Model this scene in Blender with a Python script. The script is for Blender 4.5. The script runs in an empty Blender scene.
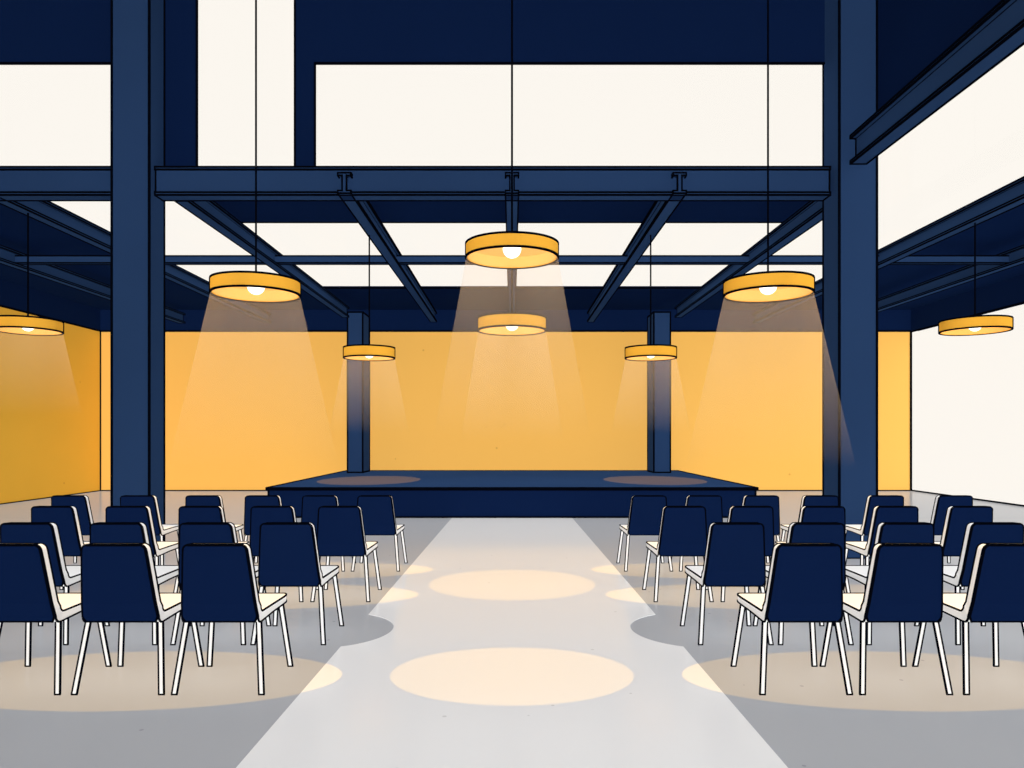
import bpy, math
from mathutils import Vector
C = bpy.context.scene.collection
H, F = 1.42, 740.0           # eye height, focal length in pixels of a 1024 px wide frame
PI = math.pi

# ---------------------------------------------------------------- materials
def lin(r, g, b):
    f = lambda c: c/12.92 if c <= .04045 else ((c+.055)/1.055)**2.4
    return (f(r/255), f(g/255), f(b/255), 1)

def mat(name, col, rough=.8, spec=.0, flecks=None, emit=None, k=1.0, clouds=.0):
    m = bpy.data.materials.new(name); m.use_nodes = True
    nt = m.node_tree; p = nt.nodes['Principled BSDF']
    p.inputs['Roughness'].default_value = rough
    p.inputs['Specular IOR Level'].default_value = spec
    c = tuple(x*k for x in col[:3]) + (1,)
    p.inputs['Base Color'].default_value = c
    if emit:
        p.inputs['Emission Color'].default_value = emit[0]
        p.inputs['Emission Strength'].default_value = emit[1]
    if flecks or clouds:
        tc = nt.nodes.new('ShaderNodeTexCoord')
        base = nt.nodes.new('ShaderNodeRGB'); base.outputs[0].default_value = c
        out = base.outputs[0]
        if clouds:
            n = nt.nodes.new('ShaderNodeTexNoise'); n.inputs['Scale'].default_value = .5
            n.inputs['Detail'].default_value = 3
            nt.links.new(tc.outputs['Object'], n.inputs['Vector'])
            mr = nt.nodes.new('ShaderNodeMapRange')
            mr.inputs[1].default_value = .3; mr.inputs[2].default_value = .7
            mr.inputs[3].default_value = 1-clouds; mr.inputs[4].default_value = 1+clouds
            nt.links.new(n.outputs[0], mr.inputs[0])
            v = nt.nodes.new('ShaderNodeVectorMath'); v.operation = 'SCALE'
            nt.links.new(out, v.inputs[0]); nt.links.new(mr.outputs[0], v.inputs['Scale'])
            out = v.outputs[0]
        if flecks:
            vo = nt.nodes.new('ShaderNodeTexVoronoi'); vo.inputs['Scale'].default_value = flecks[0]
            nt.links.new(tc.outputs['Object'], vo.inputs['Vector'])
            lt = nt.nodes.new('ShaderNodeMath'); lt.operation = 'LESS_THAN'; lt.inputs[1].default_value = flecks[1]
            nt.links.new(vo.outputs['Distance'], lt.inputs[0])
            mx = nt.nodes.new('ShaderNodeMix'); mx.data_type = 'RGBA'
            f2 = nt.nodes.new('ShaderNodeMath'); f2.operation = 'MULTIPLY'; f2.inputs[1].default_value = .45
            nt.links.new(lt.outputs[0], f2.inputs[0]); nt.links.new(f2.outputs[0], mx.inputs[0])
            nt.links.new(out, mx.inputs[6]); mx.inputs[7].default_value = flecks[2]
            out = mx.outputs[2]
        nt.links.new(out, p.inputs['Base Color'])
    return m

INK    = mat('ink_edging', lin(4, 6, 14))
STEEL  = mat('steel_blue_paint', lin(35, 57, 92), clouds=.06)
NAVY   = mat('dark_navy_paint', lin(11, 27, 60), clouds=.04)
CLOTH  = mat('dark_navy_cloth', lin(11, 27, 61))
AMBER  = mat('amber_plaster', lin(246, 187, 92), flecks=(1.8, .05, lin(190, 130, 60)), clouds=.006)
OCHRE  = mat('ochre_plaster', lin(229, 177, 64), flecks=(1.8, .05, lin(180, 120, 50)), clouds=.03)
CREAM  = mat('cream_plaster', lin(250, 246, 238), clouds=.01)
FLOORM = mat('grey_floor', lin(165, 168, 173), rough=.18, spec=.01, flecks=(4, .045, lin(110, 110, 115)))
AISLE  = mat('pale_polished_floor', lin(227, 228, 229), rough=.14, spec=.05, flecks=(4, .045, lin(170, 170, 170)))
WHITE  = mat('white_chair_shell', lin(236, 237, 238))
SHADE  = mat('amber_lamp_metal', lin(236, 172, 58))
LINING = mat('glowing_lamp_lining', lin(222, 166, 90), emit=(lin(250, 190, 96), .35))
BULB   = mat('white_bulb', lin(255, 253, 245), emit=(lin(255, 253, 246), 1.2))

GLASS = bpy.data.materials.new('clear_glass'); GLASS.use_nodes = True
nt = GLASS.node_tree; nt.nodes.remove(nt.nodes['Principled BSDF'])
tr = nt.nodes.new('ShaderNodeBsdfTransparent'); gl = nt.nodes.new('ShaderNodeBsdfGlossy')
gl.inputs['Roughness'].default_value = .05
mx = nt.nodes.new('ShaderNodeMixShader'); mx.inputs[0].default_value = .006
nt.links.new(tr.outputs[0], mx.inputs[1]); nt.links.new(gl.outputs[0], mx.inputs[2])
nt.links.new(mx.outputs[0], nt.nodes['Material Output'].inputs[0])

def beam_shell_mat(name, amount):
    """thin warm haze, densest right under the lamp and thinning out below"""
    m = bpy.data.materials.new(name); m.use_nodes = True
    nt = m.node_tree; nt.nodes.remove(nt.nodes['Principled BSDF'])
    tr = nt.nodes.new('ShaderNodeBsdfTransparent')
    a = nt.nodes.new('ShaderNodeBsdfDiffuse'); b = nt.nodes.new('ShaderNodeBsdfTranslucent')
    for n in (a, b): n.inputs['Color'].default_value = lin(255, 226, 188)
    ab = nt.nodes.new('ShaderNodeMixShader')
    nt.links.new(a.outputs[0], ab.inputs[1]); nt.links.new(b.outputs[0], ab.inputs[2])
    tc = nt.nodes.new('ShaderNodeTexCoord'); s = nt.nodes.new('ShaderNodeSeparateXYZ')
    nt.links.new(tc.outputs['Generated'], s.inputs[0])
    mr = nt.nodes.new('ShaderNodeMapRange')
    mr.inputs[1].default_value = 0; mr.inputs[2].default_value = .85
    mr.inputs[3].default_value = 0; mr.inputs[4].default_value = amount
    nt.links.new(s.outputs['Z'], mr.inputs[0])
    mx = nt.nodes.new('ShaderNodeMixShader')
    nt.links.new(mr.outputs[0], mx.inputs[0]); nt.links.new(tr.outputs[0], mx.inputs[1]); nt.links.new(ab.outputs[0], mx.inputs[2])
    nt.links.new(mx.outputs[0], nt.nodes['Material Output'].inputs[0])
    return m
BEAM_SHELL = beam_shell_mat('painted_warm_beam', .11)  # beam of light painted as a tinted cone shell

# ---------------------------------------------------------------- mesh building
class MB:
    def __init__(s): s.v, s.f, s.m = [], [], []
    def poly(s, pts, m=0):
        b = len(s.v); s.v += [tuple(p) for p in pts]; s.f.append(tuple(range(b, b+len(pts)))); s.m.append(m)
    def loft(s, rings, m=0, caps=True):
        n = len(rings[0]); b = len(s.v)
        for r in rings: s.v += [tuple(p) for p in r]
        for i in range(len(rings)-1):
            for j in range(n):
                k = (j+1) % n
                s.f.append((b+i*n+j, b+i*n+k, b+(i+1)*n+k, b+(i+1)*n+j)); s.m.append(m)
        if caps:
            s.f.append(tuple(b+j for j in range(n))[::-1]); s.m.append(m)
            s.f.append(tuple(b+(len(rings)-1)*n+j for j in range(n))); s.m.append(m)
    def line(s, p, q, w, m=1):
        """slim square edging strip from p to q"""
        p, q = Vector(p), Vector(q); d = (q-p)
        if d.length < 1e-6: return
        d.normalize()
        u = d.cross(Vector((0, 0, 1)))
        if u.length < .05: u = Vector((1, 0, 0))
        u.normalize(); t = d.cross(u); h = w/2
        e = d*h*.9
        s.loft([[o+u*a*h+t*b*h for a, b in ((-1, -1), (1, -1), (1, 1), (-1, 1))] for o in (p-e, q+e)], m)
    def path(s, pts, w, closed=False, m=1):
        pts = list(pts)
        for a, b in zip(pts, pts[1:]+([pts[0]] if closed else [])): s.line(a, b, w, m)
    def box(s, x0, x1, y0, y1, z0, z1, m=0, w=0, skip=()):
        P = lambda i: (x1 if i & 1 else x0, y1 if i & 2 else y0, z1 if i & 4 else z0)
        for q in ((0, 2, 3, 1), (4, 5, 7, 6), (0, 1, 5, 4), (2, 6, 7, 3), (0, 4, 6, 2), (1, 3, 7, 5)):
            s.poly([P(i) for i in q], m)
        if w:
            for a, b in ((0, 1), (2, 3), (4, 5), (6, 7), (0, 2), (1, 3), (4, 6), (5, 7), (0, 4), (1, 5), (2, 6), (3, 7)):
                s.line(P(a), P(b), w)
    def build(s, name, mats, parent=None, smooth=False, loc=None):
        me = bpy.data.meshes.new(name); me.from_pydata(s.v, [], s.f)
        for m in mats: me.materials.append(m)
        me.polygons.foreach_set('material_index', s.m)
        if smooth: me.polygons.foreach_set('use_smooth', [True]*len(s.f))
        me.update()
        o = bpy.data.objects.new(name, me); C.objects.link(o)
        if parent: o.parent = parent
        if loc: o.location = loc
        return o

def tag(o, label, cat, group=None, kind=None):
    o['label'] = label; o['category'] = cat
    if group: o['group'] = group
    if kind: o['kind'] = kind
    return o
def struct(mb, name, mats):
    o = mb.build(name, mats); o['kind'] = 'structure'; return o
def empty(name, loc=(0, 0, 0)):
    o = bpy.data.objects.new(name, None); C.objects.link(o); o.location = loc; o.empty_display_size = .1; return o

# ---------------------------------------------------------------- room shell
XL, XR, YB, YF = -10.46, 10.13, 18.8, -3.0
ZW, ZC, ZH = 4.06, 4.60, 6.95         # top of the painted band, low ceiling, high ceiling
YG = 8.9                              # bulkhead above the big girder
XS = 6.36                             # edge of the skylights

b = MB(); b.box(XL-.2, XR+.2, YF-.2, YB+.2, -.15, 0); struct(b, 'floor', [FLOORM])

b = MB(); b.box(XL-.2, XR+.02, YB, YB+.2, 0, ZW); b.line((XL, YB, ZW), (XR, YB, ZW), .045); b.line((XL, YB, 0), (XR, YB, 0), .05)
b.line((XL, YB, 0), (XL, YB, ZW), .05); b.line((XR, YB, 0), (XR, YB, ZW), .05)
struct(b, 'wall_back', [AMBER, INK])
b = MB(); b.box(XL-.2, XR+.02, YB, YB+.2, ZW, ZC+.04); struct(b, 'wall_back_upper', [NAVY, INK])
b = MB(); b.box(XL-.2, XL, YF, YB, 0, ZW); b.line((XL, YF, ZW), (XL, YB, ZW), .04); b.line((XL, YF, 0), (XL, YB, 0), .04)
struct(b, 'wall_left', [OCHRE, INK])
b = MB(); b.box(XL-.2, XL, YG, YB, ZW, ZC+.04); b.box(XL-.2, XL, YF, YG, ZW, ZH+.1); struct(b, 'wall_left_upper', [NAVY, INK])
b = MB(); b.box(XR, XR+.2, YF, YB, ZW, ZC+.04); struct(b, 'wall_right_upper', [NAVY, INK])
b = MB(); b.box(XL-.2, XR+.2, YF-.2, YF, 0, ZH+.1); struct(b, 'wall_front', [CREAM, INK])

# the right-hand side is one long window, floor to navy band
b = MB(); b.box(XR+.005, XR+.015, YF, YB, .02, ZW); g = struct(b, 'window_1', [GLASS])
b = MB()
for z in (.012, ZW-.012): b.line((XR+.02, YF, z), (XR+.02, YB, z), .04, 0)
b.build('window_frame', [INK], g)

# ceilings
T = .04
b = MB()
b.box(XL-.2, -XS, YG, YB, ZC, ZC+T); b.box(-XS, XS, 16, YB, ZC, ZC+T)
b.box(XS, XR+.2, YF, YB, ZC, ZC+T); b.box(-4.1, 4.1, YG+.1, 11.05, ZC, ZC+T)
b.line((-XS, 16, ZC), (XS, 16, ZC), .04); b.line((-4.1, 11.05, ZC), (4.1, 11.05, ZC), .028)
b.line((-XS, YG, ZC), (-XS, 16, ZC), .03); b.line((XS, YF, ZC), (XS, 16, ZC), .03)
struct(b, 'ceiling', [NAVY, INK])
b = MB(); b.box(XL-.2, 4.3, YF, YG+.1, ZH, ZH+.1); struct(b, 'ceiling_high', [NAVY, INK])

def pane(n, x0, x1, y0, y1, z0, z1, bars=()):
    b = MB(); b.box(x0, x1, y0, y1, z0, z1); g = struct(b, 'window_%d' % n, [GLASS]); return g
pane(2, -XS, XS, 11.05, 16, ZC+.02, ZC+.03)
pane(3, -XS, -4.1, YG+.1, 11.05, ZC+.02, ZC+.03)
pane(4, 4.2, XS, YF, 11.05, ZC+.02, ZC+.03)

# bulkhead (upper wall) over the girder with its high windows
zt = 5.89
b = MB()
for x0, x1 in ((XL, -3.79), (-2.61, 4.0)): b.box(x0, x1, YG, YG+.04, zt, ZH)
for x0, x1 in ((XL, -7.6), (-4.75, -3.79), (-2.61, -2.37), (3.86, 4.0)): b.box(x0, x1, YG, YG+.04, 4.4, zt)
b.box(-7.6, -4.75, YG, YG+.04, 4.4, 4.5); b.box(-3.79, -2.61, YG, YG+.04, 4.4, 4.5); b.box(-2.37, 3.86, YG, YG+.04, 4.4, 4.5)
w = .024
for x0, x1, z1 in ((-7.6, -4.75, zt), (-3.79, -2.61, ZH), (-2.37, 3.86, zt)):
    b.path([(x0, YG, 4.5), (x0, YG, z1), (x1, YG, z1), (x1, YG, 4.5)], w)
struct(b, 'wall_bulkhead', [NAVY, INK])
pane(5, -7.6, -4.75, YG+.015, YG+.025, 4.5, zt); pane(6, -3.79, -2.61, YG+.015, YG+.025, 4.5, ZH); pane(7, -2.37, 3.86, YG+.015, YG+.025, 4.5, zt)
b = MB(); b.box(4.2, 4.3, YF, 8.5, 4.85, ZH); struct(b, 'wall_bulkhead_right', [NAVY, INK])

# ---------------------------------------------------------------- steel frame
def ibeam(name, p0, p1, wd, ht, fl, web, w, label, group=None, mats=None, cat='beam'):
    """I-section from p0 to p1 (centre line of its underside) with dark edging on every arris"""
    a, c = Vector(p0), Vector(p1); d = (c-a); L = d.length; d.normalize(); u = Vector((d.y, -d.x, 0)); z = Vector((0, 0, 1))
    h, q = wd/2, web/2
    prof = [(-h, 0), (h, 0), (h, fl), (q, fl), (q, ht-fl), (h, ht-fl), (h, ht), (-h, ht), (-h, ht-fl), (-q, ht-fl), (-q, fl), (-h, fl)]
    b = MB()
    R = [[o+u*x+z*y for x, y in prof] for o in (a, c)]
    # caps split into three rectangles so that they triangulate cleanly
    b.loft(R, 0, caps=False)
    for r in R:
        b.poly([r[0], r[1], r[2], r[11]]); b.poly([r[3], r[4], r[9], r[10]]); b.poly([r[5], r[6], r[7], r[8]])
    n = max(1, int(L/2.5))
    for i in (0, 1, 2, 5, 6, 7, 8, 11): b.line(R[0][i], R[1][i], w)
    for i in (3, 4, 9, 10): b.line(R[0][i], R[1][i], w*.6)
    for r in R: b.path(r, w, True)
    return tag(b.build(name, mats or [STEEL, INK]), label, cat, group)

GIRD = 'roof steels'
BOT = 4.217
ibeam('steel_girder', (-4.16, 8.72, BOT), (3.705, 8.72, BOT), .2, .326, .03, .16, .02,
      'big dark blue cross girder spanning between the two tall columns', None, None, 'girder')
ibeam('steel_girder', (-7.5, 8.72, BOT), (-4.6, 8.72, BOT), .2, .326, .03, .16, .02,
      'short cross girder running off the left frame edge from the left tall column', None, None, 'girder')
beams = [(-8.25, 8.0, 18.5, 'blue roof beam farthest left, low under the navy ceiling'),
         (-6.1, 8.0, 18.5, 'blue roof beam passing behind the left tall column'),
         (-3.95, 8.84, 17.58, 'blue roof beam running back to the left stage column'),
         (-1.94, 8.56, 18.3, 'blue roof beam left of centre with a small pendant hung under it'),
         (0, 8.56, 18.3, 'blue roof beam on the centre line, behind the middle pendants'),
         (1.94, 8.56, 18.3, 'blue roof beam right of centre with a small pendant hung under it'),
         (3.95, 8.84, 17.58, 'blue roof beam running back to the right stage column'),
         (6.1, 3.0, 18.5, 'blue roof beam passing behind the right tall column'),
         (8.25, 8.0, 18.5, 'blue roof beam farthest right, low over the long window')]
for x, y0, y1, lab in beams:
    ibeam('roof_beam', (x, y0, BOT), (x, y1, BOT), .15, .235, .03, .05, .018, lab, GIRD)
ibeam('steel_beam', (3.97, 8.48, 4.53), (3.97, -2.9, 4.53), .18, .32, .03, .05, .02,
      'blue steel beam slanting up out of the top right corner from the right column')
b = MB(); b.box(-8.38, 8.38, 12.25, 12.35, 4.27, 4.385, 0, .022)
tag(b.build('cross_bar', [STEEL, INK]), 'long thin cross bar threading through all the roof beams', 'bar')

def column(name, x0, x1, y0, y1, z0, z1, w, label, flange=.0):
    b = MB(); b.box(x0, x1, y0, y1, z0, z1, 0, w)
    return tag(b.build(name, [STEEL, INK]), label, 'column')
column('tall_column', -4.595, -4.167, 8.5, 8.86, 0, ZH, .024, 'tall dark blue column left of the aisle, floor to roof')
column('tall_column', 3.76, 4.19, 8.5, 8.93, 0, ZH, .024, 'tall dark blue column right of the aisle, floor to roof')
SH = .513
column('stage_column', -3.915, -3.555, 17.62, 18.45, SH+.018, 4.345, .035, 'slim blue column standing on the left end of the stage')
column('stage_column', 3.378, 3.77, 17.62, 18.4, SH+.018, 4.345, .035, 'slim blue column standing on the right end of the stage')

# ---------------------------------------------------------------- stage
st = tag(empty('stage', (0, 12.66, 0)), 'low dark blue stage platform at the far end of the aisle', 'stage')
b = MB(); b.box(-4.2, 4.2, 0, 6.12, SH-.03, SH, 0, .03); b.build('stage_deck', [STEEL, INK], st)
b = MB(); b.box(-4.17, 4.17, .015, 6.1, 0, SH-.03); b.line((-4.17, .015, .015), (4.17, .015, .015), .03)
for x in (-4.17, 4.17): b.line((x, .015, 0), (x, .015, SH), .03)
b.build('stage_skirt', [CLOTH, INK], st)

# ---------------------------------------------------------------- pale aisle, with two round notches in its edges
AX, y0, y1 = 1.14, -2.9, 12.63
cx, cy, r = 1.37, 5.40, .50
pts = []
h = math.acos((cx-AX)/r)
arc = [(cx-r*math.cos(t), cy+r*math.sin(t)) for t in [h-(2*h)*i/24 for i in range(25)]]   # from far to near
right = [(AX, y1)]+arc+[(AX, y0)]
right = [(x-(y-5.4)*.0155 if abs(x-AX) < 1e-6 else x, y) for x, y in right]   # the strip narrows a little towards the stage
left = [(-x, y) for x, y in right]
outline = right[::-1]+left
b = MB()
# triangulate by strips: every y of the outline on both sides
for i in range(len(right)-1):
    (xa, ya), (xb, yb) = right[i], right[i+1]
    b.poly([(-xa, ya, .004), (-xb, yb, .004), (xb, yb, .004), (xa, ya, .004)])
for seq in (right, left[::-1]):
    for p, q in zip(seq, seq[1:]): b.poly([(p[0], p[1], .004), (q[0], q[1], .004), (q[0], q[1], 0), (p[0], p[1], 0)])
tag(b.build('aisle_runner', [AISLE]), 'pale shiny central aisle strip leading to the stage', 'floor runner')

# ---------------------------------------------------------------- chairs
LW = .0088
def shell_stations():
    """outer (rear/under) and inner (front/top) line of the L-shaped shell, with its half width"""
    out, inn, wid = [], [], []
    zt, zb = .828, .384
    def back(z):                      # rear face of the back
        return -.045+(zt-z)/(zt-zb)*.075
    rc = .035
    for k in range(6):                # rounded top corners
        a = k/5*PI/2
        z = zt-rc*(1-math.cos(a)) if k else zt
        z = zt-rc*(1-math.cos(a))
        w = .175-rc*(1-math.sin(a))
        out.append((back(z), z)); inn.append((back(z)+.052, z-.002)); wid.append(w)
    for z in (.75, .66, .57, .50):
        out.append((back(z), z)); inn.append((back(z)+.05, z)); wid.append(.175+(.80-z)/(.80-.42)*.034)
    for k in range(5):                # bend from back into seat
        a = k/4*PI/2
        out.append((.03+.04*(1-math.cos(a)), .424-.04*math.sin(a)))
        inn.append((.070+.035*(1-math.cos(a)), .472-.035*math.sin(a))); wid.append(.209)
    for y, w in ((.25, .222), (.40, .232), (.455, .233), (.482, .226), (.50, .212)):
        out.append((y, .388+.022*(y/.5))); inn.append((y, .438+.010*(y/.5))); wid.append(w)
    return out, inn, wid
SO, SI, SW = shell_stations()

def make_chair():
    root = empty('chair')
    b = MB()
    rings = [[(-w, o[0], o[1]), (w, o[0], o[1]), (w, i[0], i[1]), (-w, i[0], i[1])] for o, i, w in zip(SO, SI, SW)]
    b.loft(rings, 0)
    for s in (-1, 1):
        b.path([(s*w, i[0], i[1]) for i, w in zip(SI, SW)], LW)
        b.path([(s*w, o[0], o[1]) for o, w in zip(SO, SW)], LW)
    for r in (rings[0], rings[-1]): b.path(r, LW, True)
    b.build('chair_shell', [WHITE, INK], root)
    # navy padded panel on the back
    b = MB(); n = 13
    A = [(SO[k][0]-.008, SO[k][1], SW[k]-.003) for k in range(n)]
    A[0] = (A[0][0], A[0][1]-.004, A[0][2])
    A[-1] = (A[-1][0], A[-1][1]-.003, A[-1][2]-.016); A[-2] = (A[-2][0], A[-2][1], A[-2][2]-.006)
    rings = [[(-w, y, z), (w, y, z), (w, y+.009, z), (-w, y+.009, z)] for y, z, w in A]
    b.loft(rings, 0)
    per = [(-w, y, z) for y, z, w in A]+[(w, y, z) for y, z, w in A[::-1]]
    b.path(per, LW, True)
    b.build('back_panel', [CLOTH, INK], root)
    for sx, top, foot in ((-1, (.200, .07, .390), (.238, 0, 0)), (1, (.200, .07, .390), (.238, 0, 0)),
                          (-1, (.205, .44, .408), (.248, .495, 0)), (1, (.205, .44, .408), (.248, .495, 0))):
        b = MB(); hw, hd = .0135, .003
        T_, B_ = Vector((sx*top[0], top[1], top[2])), Vector((sx*foot[0], foot[1], foot[2]+LW/2))
        R = [[o+Vector((x, y, 0)) for x, y in ((-hw, -hd), (hw, -hd), (hw, hd), (-hw, hd))] for o in (B_, T_)]
        b.loft(R, 0)
        for x in (-hw, hw):           # dark edging down both sides of the flat leg
            e = Vector((x, 0, 0)); 
            b.loft([[o+e+Vector((u, v, 0)) for u, v in ((-LW*.5, -hd-.002), (LW*.5, -hd-.002), (LW*.5, hd+.002), (-LW*.5, hd+.002))] for o in (B_, T_)], 1)
        b.line(B_-Vector((hw, 0, 0)), B_+Vector((hw, 0, 0)), LW)
        b.build('leg', [WHITE, INK], root)
    return root
def dup(root):
    r = root.copy(); C.objects.link(r)
    for ch in list(root.children):
        c = ch.copy(); C.objects.link(c); c.parent = r
    return r
rows = [(4.04, (261, 161, 57)), (5.0, (323, 243, 154.5, 65.5)), (6.29, (368, 301, 229.5, 157, 83)),
        (7.70, (398, 343, 286, 227, 162, 93.5))]
rowname = ['nearest row', 'second nearest row', 'third row', 'farthest row']
ordn = ['aisle-end', 'second', 'third', 'fourth', 'fifth', 'sixth']
proto = make_chair(); used = False
for side, sx in (('left', -1), ('right', 1)):
    for ri, (d, xs) in enumerate(rows):
        for ci, px in enumerate(xs):
            c = dup(proto) if used else proto
            used = True
            X = (512-px)*d/F+.235
            c.location = (sx*X, d, 0); c.scale = (1, 1, (1, 1, .985, .955)[ri])
            wh = 'beside the aisle' if ci == 0 else 'outermost from the aisle' if ci == len(xs)-1 else ordn[ci]+' from the aisle'
            tag(c, 'white chair with navy back, %s, in the %s, %s side' % (wh, rowname[ri], side), 'chair',
                '%s block of navy-backed chairs' % side)

# ---------------------------------------------------------------- pendant lamps
def circle(r, z, n=64): return [(r*math.cos(2*PI*k/n), r*math.sin(2*PI*k/n), z) for k in range(n)]
def pendant(px, py, d, wpx, hpx, ztop, lw, slope, label, group):
    """px, py: middle of the lower rim; wpx, hpx: diameter and side height as seen"""
    s = F/d; X = (px-512)/s; Z = H+(435-py)/s; R = wpx/2/s; h = hpx/s
    root = tag(empty('pendant_lamp', (X, d, Z)), label, 'lamp', group)
    b = MB(); t = .012
    b.loft([circle(R, 0), circle(R, h), circle(R-t, h), circle(R-t, 0), circle(R, 0)], 0, caps=False)
    b.poly(circle(R-t, h-.002), 0)
    for z in (0, h): 
        c = circle(R, z, 72); b.path(c, lw, True)
    a = math.atan2(d, X)            # two seams, one on each side
    for q in (a-PI/2, a+PI/2): b.line((R*math.cos(q), R*math.sin(q), 0), (R*math.cos(q), R*math.sin(q), h), lw)
    b.build('lamp_shade', [SHADE, INK], root)
    b = MB(); R2 = R-t-.002
    b.loft([circle(R2, .004), circle(R2, h-.01)], 0, caps=False); b.poly(circle(R2, h-.01), 0)
    b.build('shade_lining', [LINING], root)
    b = MB(); rb = R*.2; rings = []
    for k in range(1, 12):
        a = -PI/2+k*PI/12
        rings.append([(rb*math.cos(a)*math.cos(2*PI*j/24), rb*math.cos(a)*math.sin(2*PI*j/24), rb*.95+rb*math.sin(a)) for j in range(24)])
    b.loft(rings, 0); b.build('bulb', [BULB], root, smooth=True)
    b = MB(); rc = lw*.55
    b.loft([circle(rc, h-.01, 8), circle(rc, ztop-Z, 8)], 0)
    b.build('cord', [INK], root)
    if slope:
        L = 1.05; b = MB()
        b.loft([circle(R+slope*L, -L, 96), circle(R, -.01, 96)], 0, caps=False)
        o = b.build('painted_light_cone', [BEAM_SHELL], None, smooth=True, loc=(X, d, Z))
        tag(o, 'warm painted light cone under the '+label, 'painted light', None, 'stuff')
    return X, d, Z, R
P = 'drum pendants over the seating'
L1 = pendant(512, 257.8, 4.38, 92, 13, ZH, .0115, .18, 'large amber drum pendant on the centre line, nearest and highest', P)
L2 = pendant(256, 294.3, 4.52, 85, 13.2, ZH, .0115, .22, 'large amber drum pendant hanging over the left seating', P)
L3 = pendant(768, 294.3, 4.52, 85, 13.2, ZH, .0115, .22, 'large amber drum pendant hanging over the right seating', P)
L4 = pendant(512, 330.5, 7.0, 67.5, 12, ZH, .016, .16, 'medium amber drum pendant lower down behind the centre one', P)
L5 = pendant(369.3, 358, 10.35, 50, 10, BOT, .02, .19, 'small amber drum pendant before the left stage column', P)
L6 = pendant(650.7, 358, 10.35, 50, 10, BOT, .02, .19, 'small amber drum pendant before the right stage column', P)
L7 = pendant(28, 331, 9.32, 60, 10.5, BOT, .02, .2, 'amber drum pendant cut off by the left frame edge', P)
L8 = pendant(975, 331, 9.76, 62, 10.5, BOT, .02, 0, 'amber drum pendant in front of the long right window', P)

# ---------------------------------------------------------------- light
WARM = (1.0, .52, .0)
def spot(loc, target, rx, ry, power, col=WARM, name='pool_spot'):
    """downlight with a crisp elliptical pool; rx, ry are the half sizes of the pool at the target"""
    l = bpy.data.lights.new(name, 'SPOT'); o = bpy.data.objects.new(name, l); C.objects.link(o)
    o.location = loc; v = Vector(target)-Vector(loc)
    o.rotation_euler = v.to_track_quat('-Z', 'Y').to_euler() if abs(v.x)+abs(v.y) > 1e-4 else (0, 0, 0)
    L = v.length; k = max(rx, ry)
    l.spot_size = 2*math.atan(k/L); l.spot_blend = .0
    o.scale = (rx/k, ry/k, 1)
    l.shadow_soft_size = 0.0; l.color = col; l.use_shadow = False
    l.energy = power*4*PI*PI*L*L
    return o
PW = .55
spot((0, 4.40, L1[2]), (0, 4.40, 0), .72, .53, .42)
spot((0, 7.0, L4[2]), (0, 7.05, 0), .79, .72, .38)
for s in (-1, 1):  # side and stage pools: added spots without any fitting
    spot((s*2.2, 4.33, 6.7), (s*2.2, 4.33, 0), 1.2, .53, PW)
    spot((s*2.45, 6.55, 6.7), (s*2.45, 6.55, 0), 1.62, .55, PW)
    spot((s*2.45, 7.78, 6.7), (s*2.45, 7.78, 0), 1.62, .5, PW)
    spot((s*2.86, 14.9, 4.5), (s*2.86, 14.9, SH), 1.0, 1.5, 7.5, (1, .2, 0))

def sun(direction, e, col=(1, 1, 1)):  # added shadowless fill that passes through walls and roof
    l = bpy.data.lights.new('fill_sun', 'SUN'); o = bpy.data.objects.new('fill_sun', l); C.objects.link(o)
    o.rotation_euler = Vector(direction).to_track_quat('-Z', 'Y').to_euler()
    l.energy = e*PI; l.color = col; l.use_shadow = False; l.angle = .1
    return o
sun((0, 1, 0), .72)       # from behind the viewer on to everything facing it
sun((0, 0, -1), .75)      # from above
sun((-1, 0, 0), .36)      # added fill from the right
sun((1, 0, 0), .36)
sun((0, 0, 1), .3)

w = bpy.data.worlds.new('overcast'); bpy.context.scene.world = w; w.use_nodes = True
bg = w.node_tree.nodes['Background']; bg.inputs[0].default_value = lin(253, 248, 240); bg.inputs[1].default_value = 1.0

cam = bpy.data.cameras.new('camera'); co = bpy.data.objects.new('camera', cam); C.objects.link(co)
co.location = (0, 0, H); co.rotation_euler = (PI/2, 0, 0)
cam.sensor_width = 36; cam.lens = F/1024*36; cam.shift_y = (435-384)/1024; cam.clip_end = 200
sc = bpy.context.scene; sc.camera = co
sc.view_settings.view_transform = 'Standard'; sc.view_settings.look = 'None'
sc.view_settings.exposure = 0; sc.view_settings.gamma = 1; sc.view_settings.use_curve_mapping = False
